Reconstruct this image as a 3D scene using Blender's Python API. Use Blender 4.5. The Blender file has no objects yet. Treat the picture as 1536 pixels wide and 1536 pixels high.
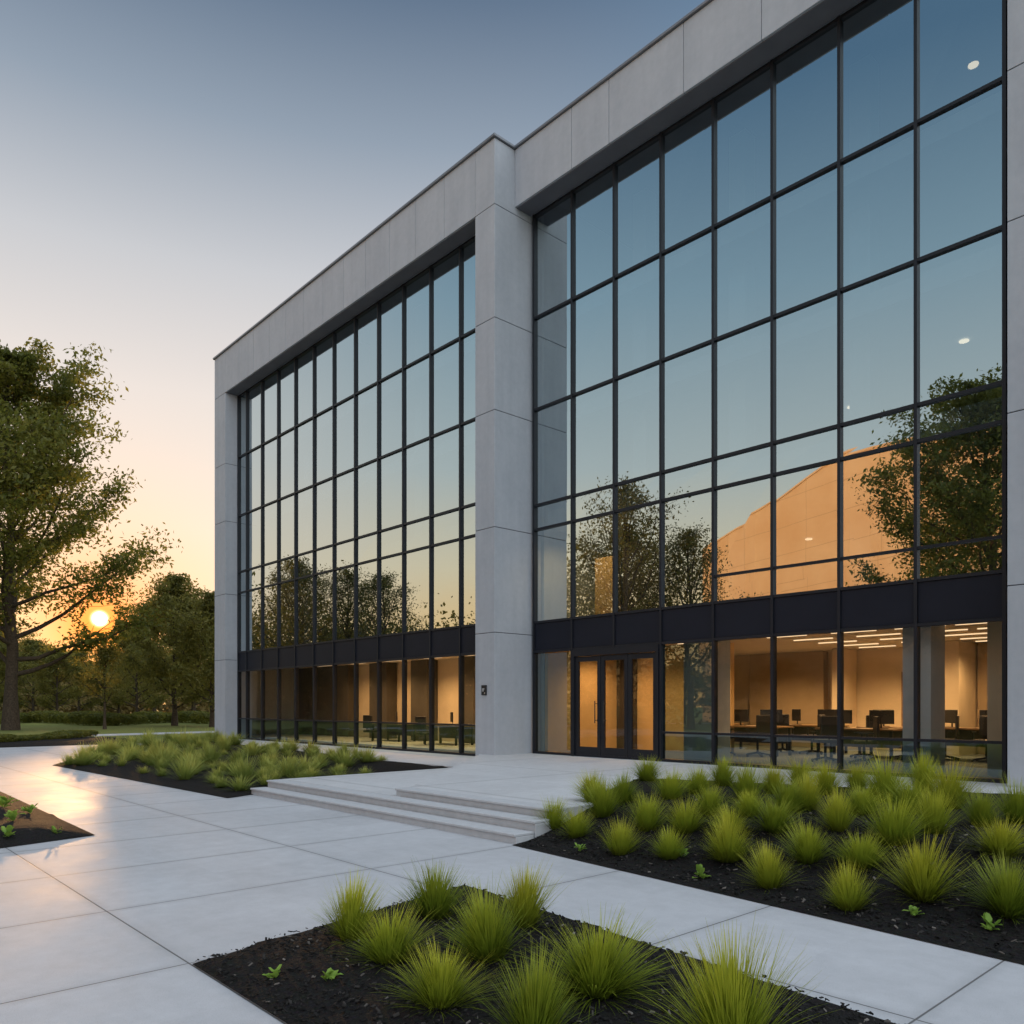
import bpy, bmesh, math, random
import numpy as np
from mathutils import Vector, noise
R=math.radians
scene=bpy.context.scene
C=scene.collection
random.seed(4)
# ------------------------------------------------------------------ camera model
F=1200.0; HX=768.0; HY=1058.0; H=1.65
FW=(-0.7377,0.675); RT=(0.675,0.7377)
def gp(px,py,z=0.0):
    d=F*(H-z)/(py-HY); a=(px-HX)/F
    return ((FW[0]+a*RT[0])*d,(FW[1]+a*RT[1])*d,z)
def atd(px,d):
    a=(px-HX)/F
    return ((FW[0]+a*RT[0])*d,(FW[1]+a*RT[1])*d)
cam=bpy.data.cameras.new('camera'); co=bpy.data.objects.new('camera',cam); C.objects.link(co)
co.location=(0,0,H); co.rotation_euler=(R(90),0,math.atan2(0.7377,0.675))
cam.sensor_width=36; cam.lens=36*F/1536; cam.shift_y=(HY-768)/1536.0; cam.clip_end=6000; cam.clip_start=.05
scene.camera=co
scene.view_settings.view_transform='Standard'; scene.view_settings.look='None'; scene.view_settings.exposure=0
# ------------------------------------------------------------------ node helpers
def newmat(name):
    m=bpy.data.materials.new(name); m.use_nodes=True
    nt=m.node_tree; nt.nodes.clear(); return m,nt
def N(nt,t,**kw):
    n=nt.nodes.new(t)
    for k,v in kw.items(): setattr(n,k,v)
    return n
def L(nt,a,b): nt.links.new(a,b)
def math_(nt,op,a,b=None,c=None):
    n=nt.nodes.new('ShaderNodeMath'); n.operation=op
    for i,v in enumerate((a,b,c)):
        if v is None: continue
        if isinstance(v,(int,float)): n.inputs[i].default_value=v
        else: L(nt,v,n.inputs[i])
    return n.outputs[0]
def ramp(nt,fac,stops):
    n=nt.nodes.new('ShaderNodeValToRGB'); e=n.color_ramp.elements
    while len(e)<len(stops): e.new(.5)
    for i,(p,c) in enumerate(stops):
        e[i].position=p; e[i].color=(c[0],c[1],c[2],1)
    L(nt,fac,n.inputs[0]); return n.outputs[0]
def noise_(nt,scale,detail=4,vec=None,rough=.55):
    n=N(nt,'ShaderNodeTexNoise'); n.inputs['Scale'].default_value=scale; n.inputs['Detail'].default_value=detail; n.inputs['Roughness'].default_value=rough
    if vec is not None: L(nt,vec,n.inputs['Vector'])
    return n.outputs['Fac']
def mixc(nt,fac,a,b,mode='MIX'):
    n=N(nt,'ShaderNodeMix',data_type='RGBA',blend_type=mode)
    for sock,v in ((n.inputs[0],fac),(n.inputs[6],a),(n.inputs[7],b)):
        if isinstance(v,(int,float)): sock.default_value=v
        elif isinstance(v,tuple): sock.default_value=(v[0],v[1],v[2],1)
        else: L(nt,v,sock)
    return n.outputs[2]
def princ(nt,col,rough=.5,metal=0,bump=None,bstr=.2,bdist=.01,spec=.5):
    p=N(nt,'ShaderNodeBsdfPrincipled'); o=N(nt,'ShaderNodeOutputMaterial')
    if isinstance(col,tuple): p.inputs['Base Color'].default_value=(col[0],col[1],col[2],1)
    else: L(nt,col,p.inputs['Base Color'])
    if isinstance(rough,(int,float)): p.inputs['Roughness'].default_value=rough
    else: L(nt,rough,p.inputs['Roughness'])
    p.inputs['Metallic'].default_value=metal; p.inputs['Specular IOR Level'].default_value=spec
    if bump is not None:
        b=N(nt,'ShaderNodeBump'); b.inputs['Strength'].default_value=bstr; b.inputs['Distance'].default_value=bdist
        L(nt,bump,b.inputs['Height']); L(nt,b.outputs[0],p.inputs['Normal'])
    L(nt,p.outputs[0],o.inputs[0]); return p
def objco(nt): return N(nt,'ShaderNodeTexCoord').outputs['Object']
def simple(name,col,rough=.5,metal=0,var=.12,scale=6,spec=.5):
    m,nt=newmat(name); v=objco(nt)
    n=noise_(nt,scale,5,v)
    c=ramp(nt,n,[(.3,tuple(x*(1-var) for x in col)),(.7,tuple(x*(1+var) for x in col))])
    princ(nt,c,rough,metal,n,.08,.01,spec); return m
M={}
# concrete cladding
m,nt=newmat('concrete'); v=objco(nt)
a=noise_(nt,.9,7,v,.65); b=noise_(nt,7,6,v,.65); d=noise_(nt,120,3,v)
sc=N(nt,'ShaderNodeMapping'); sc.inputs['Scale'].default_value=(3,3,.25); L(nt,v,sc.inputs['Vector'])
st=noise_(nt,1.4,4,sc.outputs[0])
c=ramp(nt,a,[(.3,(.355,.38,.42)),(.7,(.45,.475,.51))])
c=mixc(nt,.4,c,ramp(nt,b,[(.3,(.35,.375,.41)),(.72,(.47,.495,.53))]))
c=mixc(nt,.22,c,ramp(nt,st,[(.35,(.33,.355,.39)),(.65,(.47,.495,.53))]))
pits=N(nt,'ShaderNodeTexVoronoi'); pits.inputs['Scale'].default_value=9; L(nt,v,pits.inputs['Vector'])
pm=math_(nt,'LESS_THAN',pits.outputs['Distance'],.028)
c=mixc(nt,pm,c,(.24,.24,.25))
princ(nt,c,.75,0,d,.15,.004,.3); M['concrete']=m
M['concrete_core']=simple('concrete_core',(.07,.07,.08),.9)
M['soffit']=simple('soffit_shade_dark',(.13,.135,.155),.7,0,.08,2,.2)  # dark tone puts the shade under the fascia into the colour
# paving
def paving(name,px,ox,py,oy,col,jc,jw=.011):
    m,nt=newmat(name); v=objco(nt)
    s=N(nt,'ShaderNodeSeparateXYZ'); L(nt,v,s.inputs[0])
    def dist(o,per,off):
        t=math_(nt,'ADD',math_(nt,'DIVIDE',math_(nt,'SUBTRACT',o,off),per),.5)
        fr=math_(nt,'FRACT',t)
        return math_(nt,'MULTIPLY',math_(nt,'ABSOLUTE',math_(nt,'SUBTRACT',fr,.5)),per), math_(nt,'FLOOR',t)
    dx,ix=dist(s.outputs[0],px,ox); dy,iy=dist(s.outputs[1],py,oy)
    dm=math_(nt,'MINIMUM',dx,dy)
    j=N(nt,'ShaderNodeMapRange',interpolation_type='SMOOTHSTEP'); L(nt,dm,j.inputs[0]); j.inputs[1].default_value=.002; j.inputs[2].default_value=jw
    cb=N(nt,'ShaderNodeCombineXYZ'); L(nt,ix,cb.inputs[0]); L(nt,iy,cb.inputs[1])
    wn=N(nt,'ShaderNodeTexWhiteNoise'); L(nt,cb.outputs[0],wn.inputs['Vector'])
    n1=noise_(nt,.7,7,v,.65); n2=noise_(nt,5,7,v,.7); n3=noise_(nt,160,3,v)
    lo=tuple(x*.76 for x in col); hi=tuple(x*1.15 for x in col)
    c=ramp(nt,n1,[(.3,lo),(.7,hi)])
    c=mixc(nt,.5,c,ramp(nt,n2,[(.3,lo),(.7,hi)]))
    c=mixc(nt,.3,c,ramp(nt,wn.outputs['Value'],[(0,tuple(x*.86 for x in col)),(1,tuple(x*1.1 for x in col))]))
    spk=ramp(nt,n3,[(.32,(.6,.6,.6)),(.45,(1,1,1))]); c=mixc(nt,.5,c,spk,'MULTIPLY')
    edge=N(nt,'ShaderNodeMapRange',interpolation_type='SMOOTHSTEP'); L(nt,dm,edge.inputs[0]); edge.inputs[1].default_value=.0; edge.inputs[2].default_value=.1; edge.inputs[3].default_value=.88; edge.inputs[4].default_value=1
    eg=N(nt,'ShaderNodeCombineColor'); [L(nt,edge.outputs[0],eg.inputs[i]) for i in range(3)]
    c=mixc(nt,1.0,c,eg.outputs[0],'MULTIPLY')
    c=mixc(nt,j.outputs[0],jc,c)
    rr=N(nt,'ShaderNodeMapRange'); L(nt,n1,rr.inputs[0]); rr.inputs[1].default_value=.3; rr.inputs[2].default_value=.7; rr.inputs[3].default_value=.52; rr.inputs[4].default_value=.68
    hgt=math_(nt,'ADD',math_(nt,'MULTIPLY',j.outputs[0],1.0),math_(nt,'MULTIPLY',n3,.12))
    princ(nt,c,rr.outputs[0],0,hgt,.5,.008,.07); return m
M['paving']=paving('paving',1.75,-6.92,2.47,1.93,(.475,.485,.505),(.13,.13,.13),.0095)
M['plaza']=paving('plaza_paving',3.5,-6.92,3.7,7.6,(.57,.575,.585),(.28,.28,.28))
M['step']=simple('step_concrete',(.47,.48,.495),.65,0,.07,9,.2)
# mulch
m,nt=newmat('mulch'); v=objco(nt)
vo=N(nt,'ShaderNodeTexVoronoi'); vo.inputs['Scale'].default_value=34; L(nt,v,vo.inputs['Vector'])
n1=noise_(nt,60,6,v,.7)
c=mixc(nt,.5,ramp(nt,n1,[(.3,(.004,.004,.004)),(.75,(.026,.024,.023))]),vo.outputs['Color'],'MULTIPLY')
c=mixc(nt,.4,c,ramp(nt,n1,[(.3,(.005,.005,.005)),(.8,(.032,.029,.027))]))
princ(nt,c,.9,0,math_(nt,'ADD',n1,vo.outputs['Distance']),.8,.02,.15); M['mulch']=m
m,nt=newmat('mulch_chip'); g=N(nt,'ShaderNodeNewGeometry')
c=ramp(nt,g.outputs['Random Per Island'],[(0,(.006,.006,.006)),(.7,(.02,.019,.018)),(.95,(.045,.041,.038)),(1,(.20,.18,.16))])
princ(nt,c,.9,spec=.15); M['chip']=m
# lawn
m,nt=newmat('lawn'); v=objco(nt)
n1=noise_(nt,.15,6,v); n2=noise_(nt,6,5,v,.7)
c=mixc(nt,.5,ramp(nt,n1,[(.3,(.10,.13,.03)),(.7,(.22,.22,.05))]),ramp(nt,n2,[(.3,(.08,.11,.025)),(.7,(.22,.22,.06))]))
princ(nt,c,.9,0,n2,.8,.05,.2); M['lawn']=m
# foliage
def leafmat(name,dark,light,trans=.35,zgrad=None,scale=.6):
    m,nt=newmat(name); v=objco(nt)
    g=N(nt,'ShaderNodeNewGeometry'); n1=noise_(nt,scale,3,v)
    c=ramp(nt,n1,[(.35,dark),(.65,light)])
    c=mixc(nt,.4,c,ramp(nt,g.outputs['Random Per Island'],[(0,dark),(1,light)]))
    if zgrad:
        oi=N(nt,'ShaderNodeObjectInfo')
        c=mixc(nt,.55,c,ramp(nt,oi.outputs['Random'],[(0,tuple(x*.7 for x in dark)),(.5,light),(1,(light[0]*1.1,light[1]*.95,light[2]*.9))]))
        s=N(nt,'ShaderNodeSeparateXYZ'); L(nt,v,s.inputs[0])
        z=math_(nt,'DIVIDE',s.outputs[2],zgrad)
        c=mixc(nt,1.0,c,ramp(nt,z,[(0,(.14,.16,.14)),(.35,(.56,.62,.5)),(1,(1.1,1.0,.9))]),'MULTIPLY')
    d=N(nt,'ShaderNodeBsdfDiffuse'); L(nt,c,d.inputs[0])
    t=N(nt,'ShaderNodeBsdfTranslucent'); L(nt,c,t.inputs[0])
    gl=N(nt,'ShaderNodeBsdfGlossy'); gl.inputs['Roughness'].default_value=.45; gl.inputs[0].default_value=(.8,.85,.8,1)
    x=N(nt,'ShaderNodeMixShader'); x.inputs[0].default_value=trans; L(nt,d.outputs[0],x.inputs[1]); L(nt,t.outputs[0],x.inputs[2])
    y=N(nt,'ShaderNodeMixShader'); y.inputs[0].default_value=.02; L(nt,x.outputs[0],y.inputs[1]); L(nt,gl.outputs[0],y.inputs[2])
    o=N(nt,'ShaderNodeOutputMaterial'); L(nt,y.outputs[0],o.inputs[0]); return m
M['leaf']=leafmat('tree_leaf',(.07,.095,.017),(.24,.23,.04),.6)
M['leaf_dark']=leafmat('dark_tree_leaf',(.07,.072,.022),(.18,.16,.038),.55)
M['leaf_haze']=leafmat('haze_tinted_leaf',(.10,.112,.03),(.29,.26,.058),.6)  # haze and warm light painted into the leaf colour
M['leaf_far']=leafmat('far_haze_leaf',(.21,.165,.065),(.38,.28,.11),.6,None,.1)  # lighter, warmer leaf colour stands in for distance haze
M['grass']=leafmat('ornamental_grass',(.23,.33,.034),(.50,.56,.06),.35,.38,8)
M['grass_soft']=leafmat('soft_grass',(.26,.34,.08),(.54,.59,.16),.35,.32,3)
M['weed']=leafmat('weed_leaf',(.18,.32,.05),(.30,.44,.08),.3)
M['bark']=simple('bark',(.065,.05,.036),.95,0,.4,9,.2)
# metals
M['frame']=simple('window_frame_metal',(.013,.015,.020),.45,.0,.1,4,.3)
M['spandrel']=simple('spandrel_metal',(.011,.013,.021),.5,.0,.1,2,.2)
M['coping']=simple('coping_metal',(.20,.21,.23),.45,.5,.1,2)
M['steel']=simple('brushed_steel',(.6,.6,.6),.35,.8,.08,30)
M['black']=simple('black_plastic',(.012,.012,.014),.45,0,.1,20)
M['wood']=simple('desk_wood',(.22,.13,.06),.45,0,.2,8)
M['wall_warm']=simple('warm_plaster',(.60,.49,.35),.85,0,.06,1.5)
M['wall_amber']=simple('amber_plaster',(.68,.46,.22),.85,0,.08,1.5)
M['wall_tan']=simple('tan_plaster',(.40,.30,.19),.85,0,.08,1.5)
M['wall_dark']=simple('dark_interior_panel',(.07,.06,.05),.7,0,.1,1.5)
M['wall_cool']=simple('cool_interior_plaster',(.45,.50,.54),.85,0,.08,1)
M['ceil']=simple('ceiling_plaster',(.60,.54,.45),.9,0,.05,2)
M['carpet']=simple('carpet',(.20,.18,.155),.95,0,.2,20)
def emis(name,col,s):
    m,nt=newmat(name); e=N(nt,'ShaderNodeEmission'); e.inputs[0].default_value=(*col,1); e.inputs[1].default_value=s
    o=N(nt,'ShaderNodeOutputMaterial'); L(nt,e.outputs[0],o.inputs[0]); return m
M['lamp']=emis('lamp_warm',(1,.70,.40),1.3)
M['spot']=emis('downlight_glow',(1,.72,.45),2.2)
M['mark']=simple('white_mark',(.75,.75,.75),.5)
def glass(name,refl,tint,through,fm=1.2):
    m,nt=newmat(name)
    g=N(nt,'ShaderNodeBsdfGlossy'); g.inputs['Roughness'].default_value=0.0; g.inputs[0].default_value=(*tint,1)
    t=N(nt,'ShaderNodeBsdfTransparent'); t.inputs[0].default_value=(*through,1)
    fr=N(nt,'ShaderNodeFresnel'); fr.inputs[0].default_value=1.5
    f=math_(nt,'ADD',math_(nt,'MULTIPLY',fr.outputs[0],fm),refl); f=math_(nt,'MINIMUM',f,.95)
    v=objco(nt); nn=noise_(nt,.8,2,v); b=N(nt,'ShaderNodeBump'); b.inputs['Strength'].default_value=.03; b.inputs['Distance'].default_value=.02; L(nt,nn,b.inputs['Height']); L(nt,b.outputs[0],g.inputs['Normal'])
    x=N(nt,'ShaderNodeMixShader'); L(nt,f,x.inputs[0]); L(nt,t.outputs[0],x.inputs[1]); L(nt,g.outputs[0],x.inputs[2])
    o=N(nt,'ShaderNodeOutputMaterial'); L(nt,x.outputs[0],o.inputs[0]); return m
M['glass']=glass('coated_glass',.52,(.84,.94,.97),(.56,.66,.70))
M['glass_clear']=glass('clear_glass',.02,(.8,.9,.95),(.92,.92,.88),.75)
M['glass_tint']=glass('tinted_glass',.16,(.72,.88,.93),(.50,.60,.58),.9)
M['glass_low']=glass('teal_glass',.10,(.7,.88,.95),(.36,.50,.52),.8)
# ------------------------------------------------------------------ mesh helpers
def link(o,parent=None):
    C.objects.link(o)
    if parent: o.parent=parent
    return o
def mk(name,verts,faces,mat,parent=None,smooth=False):
    me=bpy.data.meshes.new(name); me.from_pydata(verts,[],faces); me.update()
    if smooth: me.polygons.foreach_set('use_smooth',[True]*len(me.polygons))
    me.materials.append(mat)
    return link(bpy.data.objects.new(name,me),parent)
class MB:
    def __init__(s): s.v=[]; s.f=[]
    def box(s,x0,x1,y0,y1,z0,z1):
        x0,x1=min(x0,x1),max(x0,x1); i=len(s.v)
        s.v+=[(x0,y0,z0),(x1,y0,z0),(x1,y1,z0),(x0,y1,z0),(x0,y0,z1),(x1,y0,z1),(x1,y1,z1),(x0,y1,z1)]
        s.f+=[(i,i+3,i+2,i+1),(i+4,i+5,i+6,i+7),(i,i+1,i+5,i+4),(i+1,i+2,i+6,i+5),(i+2,i+3,i+7,i+6),(i+3,i,i+4,i+7)]
        return s
    def prism(s,poly,z0,z1):
        n=len(poly); i=len(s.v)
        zz=lambda k,z: z[k] if isinstance(z,(list,tuple)) else z
        s.v+=[(p[0],p[1],zz(k,z0)) for k,p in enumerate(poly)]+[(p[0],p[1],zz(k,z1)) for k,p in enumerate(poly)]
        s.f.append(tuple(range(i+n-1,i-1,-1))); s.f.append(tuple(range(i+n,i+2*n)))
        for k in range(n): s.f.append((i+k,i+(k+1)%n,i+n+(k+1)%n,i+n+k))
        return s
    def tube(s,p,q,r0,r1=None,n=7,caps=True):
        r1=r0 if r1 is None else r1
        p=Vector(p); q=Vector(q); d=(q-p).normalized()
        u=d.cross(Vector((0,0,1)) if abs(d.z)<.9 else Vector((1,0,0))).normalized(); w=d.cross(u); i=len(s.v)
        for c,r in ((p,r0),(q,r1)):
            for k in range(n):
                t=2*math.pi*k/n; s.v.append(tuple(c+u*math.cos(t)*r+w*math.sin(t)*r))
        for k in range(n): s.f.append((i+k,i+(k+1)%n,i+n+(k+1)%n,i+n+k))
        if caps: s.f.append(tuple(range(i+n-1,i-1,-1))); s.f.append(tuple(range(i+n,i+2*n)))
        return s
    def disc(s,x,y,z,r,n=14,h=.02): return s.tube((x,y,z),(x,y,z+h),r,r,n)
    def build(s,name,mat,parent=None,loc=None,bevel=0,smooth=False):
        o=mk(name,s.v,s.f,mat,parent,smooth)
        if loc: o.location=loc
        if bevel:
            b=o.modifiers.new('bevel','BEVEL'); b.width=bevel; b.segments=2; b.limit_method='ANGLE'
        return o
def tag(o,label=None,cat=None,group=None,kind=None):
    if label: o['label']=label
    if cat: o['category']=cat
    if group: o['group']=group
    if kind: o['kind']=kind
    return o
def empty(name,loc,rz=0,label=None,cat=None,group=None):
    o=bpy.data.objects.new(name,None); o.location=loc; o.rotation_euler=(0,0,rz); o.empty_display_size=.2
    link(o); return tag(o,label,cat,group)
def kids(o): return [c for c in o.children]
def copy_tree(o,parent=None):
    c=o.copy(); C.objects.link(c)
    if parent: c.parent=parent
    for ch in kids(o): copy_tree(ch,c)
    return c
def inpoly(x,y,P):
    r=False; n=len(P)
    for i in range(n):
        x1,y1=P[i][:2]; x2,y2=P[(i+1)%n][:2]
        if (y1>y)!=(y2>y) and x<(x2-x1)*(y-y1)/(y2-y1)+x1: r=not r
    return r
# ------------------------------------------------------------------ world and sun
SUN=Vector((-.9606,.2608,.0958)).normalized()
w=bpy.data.worlds.new('World'); scene.world=w; w.use_nodes=True; nt=w.node_tree; nt.nodes.clear()
tc=N(nt,'ShaderNodeTexCoord'); nv=N(nt,'ShaderNodeVectorMath',operation='NORMALIZE'); L(nt,tc.outputs['Generated'],nv.inputs[0])
s=N(nt,'ShaderNodeSeparateXYZ'); L(nt,nv.outputs[0],s.inputs[0])
z=math_(nt,'MAXIMUM',s.outputs[2],0.0)
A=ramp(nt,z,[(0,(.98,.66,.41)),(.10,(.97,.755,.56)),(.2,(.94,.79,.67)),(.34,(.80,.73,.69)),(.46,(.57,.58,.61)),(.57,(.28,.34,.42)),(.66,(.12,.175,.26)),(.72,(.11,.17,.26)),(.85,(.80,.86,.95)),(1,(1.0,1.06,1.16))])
B=ramp(nt,z,[(0,(1.2,.58,.18)),(.09,(1.25,.78,.34)),(.17,(1.05,.86,.58)),(.28,(.66,.71,.70)),(.45,(.34,.48,.58)),(.6,(.13,.24,.37)),(.72,(.12,.22,.36)),(.85,(.80,.88,.98)),(1,(1.0,1.06,1.16))])  # both ramps: zenith above the view brightened as added fill
hz=math_(nt,'SQRT',math_(nt,'ADD',math_(nt,'MULTIPLY',s.outputs[0],s.outputs[0]),math_(nt,'ADD',math_(nt,'MULTIPLY',s.outputs[1],s.outputs[1]),1e-5)))
saz=Vector((SUN.x,SUN.y,0)).normalized()
dv=math_(nt,'ADD',math_(nt,'MULTIPLY',s.outputs[0],saz.x),math_(nt,'MULTIPLY',s.outputs[1],saz.y))
ca=math_(nt,'DIVIDE',dv,hz)
mr=N(nt,'ShaderNodeMapRange',interpolation_type='SMOOTHSTEP'); L(nt,ca,mr.inputs[0]); mr.inputs[1].default_value=.55; mr.inputs[2].default_value=.92
col=mixc(nt,mr.outputs[0],B,A)
# unseen sky behind the camera, brightened and cooled as added fill light
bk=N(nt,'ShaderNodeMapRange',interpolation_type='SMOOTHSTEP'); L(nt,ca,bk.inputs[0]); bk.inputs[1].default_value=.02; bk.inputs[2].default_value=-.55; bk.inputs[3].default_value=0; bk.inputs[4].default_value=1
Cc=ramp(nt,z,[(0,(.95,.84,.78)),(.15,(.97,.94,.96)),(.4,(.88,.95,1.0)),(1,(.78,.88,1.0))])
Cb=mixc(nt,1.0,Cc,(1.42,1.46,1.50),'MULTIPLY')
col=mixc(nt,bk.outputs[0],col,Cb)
d3=N(nt,'ShaderNodeVectorMath',operation='DOT_PRODUCT'); L(nt,nv.outputs[0],d3.inputs[0]); d3.inputs[1].default_value=SUN
dd=math_(nt,'MAXIMUM',d3.outputs['Value'],0)
g1=math_(nt,'MULTIPLY',math_(nt,'POWER',dd,120),.18)
g2=math_(nt,'MULTIPLY',math_(nt,'POWER',dd,900),.75)
g3=math_(nt,'MULTIPLY',math_(nt,'POWER',dd,110000),60)
def addglow(col,g,c):
    cc=N(nt,'ShaderNodeCombineColor')
    for i in range(3): L(nt,math_(nt,'MULTIPLY',g,c[i]),cc.inputs[i])
    return mixc(nt,1.0,col,cc.outputs[0],'ADD')
col=addglow(col,g1,(.6,-.85,-1.5)); col=addglow(col,g2,(.8,-.4,-.4)); col=addglow(col,g3,(1,.80,.45))
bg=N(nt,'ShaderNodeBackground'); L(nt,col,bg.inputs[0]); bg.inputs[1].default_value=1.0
sky=N(nt,'ShaderNodeTexSky'); sky.sky_type='NISHITA'; sky.sun_disc=False; sky.sun_elevation=R(5.5); sky.sun_rotation=math.atan2(SUN.x,SUN.y)
bg2=N(nt,'ShaderNodeBackground'); L(nt,sky.outputs[0],bg2.inputs[0]); bg2.inputs[1].default_value=.01
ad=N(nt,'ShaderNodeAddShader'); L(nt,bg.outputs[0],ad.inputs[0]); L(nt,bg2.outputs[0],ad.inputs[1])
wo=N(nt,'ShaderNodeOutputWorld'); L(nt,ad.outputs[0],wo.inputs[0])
sl=bpy.data.lights.new('sun','SUN'); sl.energy=5.0; sl.angle=R(1.2); sl.color=(1,.53,.21)
so=bpy.data.objects.new('sun',sl); C.objects.link(so); so.rotation_euler=SUN.to_track_quat('Z','Y').to_euler(); so.location=(-60,20,30)
# ------------------------------------------------------------------ ground
G=2500
tag(mk('ground',[(-G,-G,-.03),(G,-G,-.03),(G,G,-.03),(-G,G,-.03)],[(0,1,2,3)],M['lawn']),'green lawn stretching to the trees',kind='structure')
tag(MB().prism([(-36,-14),(14,-14),(14,15.6),(-33,15.6),(-36.5,12)],-.15,0).build('pavement',M['paving']),'pale concrete slab pavement in front of the building',kind='structure')
tag(MB().prism([(-49,-40),(-46.5,-40),(-47,12),(-52,40),(-54.6,40),(-49.6,12)],-.12,-.004).build('path',M['paving']),'narrow pale path crossing the far lawn',kind='structure')
PZ=.36
pl=MB()
pl.prism([(-33,11.4),(-14.2,11.4),(-14.2,14.9),(-33,14.9)],-.1,.245)
pl.prism([(-14.2,7.05),(-10.3,7.05),(-10.3,15.1),(-14.2,15.1)],-.1,.246)
pl.prism([(-10.42,7.36),(-6.97,7.36),(-6.97,15.2),(-16.4,15.2),(-16.4,13.9)],-.09,PZ)
pl.prism([(-6.97,9.0),(5,9.0),(5,15.2),(-6.97,15.2)],-.1,PZ)
tag(pl.build('plaza',M['plaza']),'raised pale concrete terrace at the building entrance',kind='structure')
st=empty('entrance_steps',(-10.6,6.8,0),0,'low flight of wide concrete steps leading up to the terrace','steps')
for k,(y0,y1,z1,x0) in enumerate([(6.42,6.74,.12,-14.2),(6.74,7.048,.245,-14.2),(7.06,7.359,.361,-10.42)]):
    MB().box(x0,-6.97,y0+.025,y1-.001,-.05,z1-.035).box(x0,-6.97,y0,y1,z1-.034,z1).build('step',M['step'],st,(10.6,-6.8,0),.008)
# beds
def bed(P,hf,cell,label,amp=.02):
    bm=bmesh.new(); f=bm.faces.new([bm.verts.new((x,y,0)) for x,y in P])
    xs=[p[0] for p in P]; ys=[p[1] for p in P]
    def cuts(lo,hi,ax):
        k=lo+cell
        while k<hi:
            c=[0,0,0]; c[ax]=k; n=[0,0,0]; n[ax]=1
            bmesh.ops.bisect_plane(bm,geom=bm.verts[:]+bm.edges[:]+bm.faces[:],plane_co=c,plane_no=n); k+=cell
    cuts(min(xs),max(xs),0); cuts(min(ys),max(ys),1)
    for v in bm.verts:
        e=v.is_boundary
        v.co.z=hf(v.co.x,v.co.y)+(0 if e else (noise.noise(v.co*2.2)*amp+noise.noise(v.co*9)*amp*.6+amp*.6))
    bmesh.ops.recalc_face_normals(bm,faces=bm.faces)
    me=bpy.data.meshes.new('planting_bed'); bm.to_mesh(me); bm.free(); me.materials.append(M['mulch'])
    if me.polygons[0].normal.z<0: me.flip_normals()
    me.polygons.foreach_set('use_smooth',[True]*len(me.polygons))
    return tag(link(bpy.data.objects.new('planting_bed',me)),label,kind='structure')
def chips(P,hf,n,amp,label,size=(.012,.035)):
    xs=[p[0] for p in P]; ys=[p[1] for p in P]; mb=MB(); rng=random.Random(n)
    while n>0:
        x=rng.uniform(min(xs),max(xs)); y=rng.uniform(min(ys),max(ys))
        if not inpoly(x,y,P): continue
        n-=1
        p=Vector((x,y,0)); zz=hf(x,y)+noise.noise(p*2.2)*amp+noise.noise(p*9)*amp*.6+amp*.6+.004
        l=rng.uniform(*size); wd=l*rng.uniform(.25,.6); t=rng.uniform(0,6.28); tl=rng.uniform(-.5,.5); tw=rng.uniform(-.4,.4); th=l*.2
        u=Vector((math.cos(t)*math.cos(tl),math.sin(t)*math.cos(tl),math.sin(tl)))*l*.5
        vv=Vector((-math.sin(t),math.cos(t),tw))*wd*.5; ww=Vector((0,0,th))
        c=Vector((x,y,zz)); i=len(mb.v)
        mb.v+=[tuple(c-u-vv*.6),tuple(c+u-vv),tuple(c+u*.9+vv),tuple(c-u+vv),tuple(c-u*.9-vv*.6+ww),tuple(c+u*.8-vv+ww),tuple(c+u*.9+vv*.8+ww),tuple(c-u+vv*.8+ww)]
        mb.f+=[(i+4,i+5,i+6,i+7),(i,i+1,i+5,i+4),(i+1,i+2,i+6,i+5),(i+2,i+3,i+7,i+6),(i+3,i,i+4,i+7)]
    tag(mb.build('mulch',M['chip']),label,'mulch',kind='stuff')
sm=lambda t:(lambda q:q*q*(3-2*q))(min(1,max(0,t)))
def edged(P,x,y):
    best=9
    for i in range(len(P)):
        a=Vector(P[i]); b=Vector(P[(i+1)%len(P)]); p=Vector((x,y)); t=max(0,min(1,(p-a).dot(b-a)/(b-a).length_squared)); best=min(best,(a+(b-a)*t-p).length)
    return best
FB=[(-5.12,1.93),(2.5,1.93),(2.5,4.2),(-1.75,4.25),(-4.41,4.5),(-5.7,4.62)]
hF=lambda x,y:.008+.07*sm(edged(FB,x,y)/.6)
RB=[(-6.95,6.36),(-1.54,5.82),(9,5.4),(9,12.9),(-3.5,12.7),(-8.6,10.8),(-6.96,7.4)]
hR=lambda x,y:.008+.40*sm((y-(6.36-(x+6.95)*.095))/2.0)
LB=[(-24.7,5.5),(-13.85,5.85),(-14.22,6.7),(-14.6,11.6),(-31.5,12.9),(-33.2,12.2),(-32,8.8)]
hL=lambda x,y:.006+.10*sm(edged(LB,x,y)/1.2)+.20*sm((y-9)/2.6)
SB=[(-10.77,1.87),(-11.05,2.95),(-17.5,3.1),(-26,3.2),(-26,-3),(-10.3,-1.5)]
hS=lambda x,y:.006+.12*sm(edged(SB,x,y)/.6)
bed(FB,hF,.12,'dark mulch bed in the centre foreground'); bed(RB,hR,.2,'large dark mulch bed on the right'); bed(LB,hL,.4,'dark mulch bed beside the left wing'); bed(SB,hS,.3,'small dark mulch bed at the left edge')
chips(FB,hF,11000,.02,'scattered dark bark chips over the centre foreground bed')
chips([(-6.9,6.4),(-1.54,5.86),(1,5.8),(1,9),(-7.0,9)],hR,9000,.02,'scattered dark bark chips over the right bed',(.015,.045))
TB=[(-36.5,1),(-36.8,11),(-42,13),(-47,11.5),(-46.5,0)]
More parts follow.
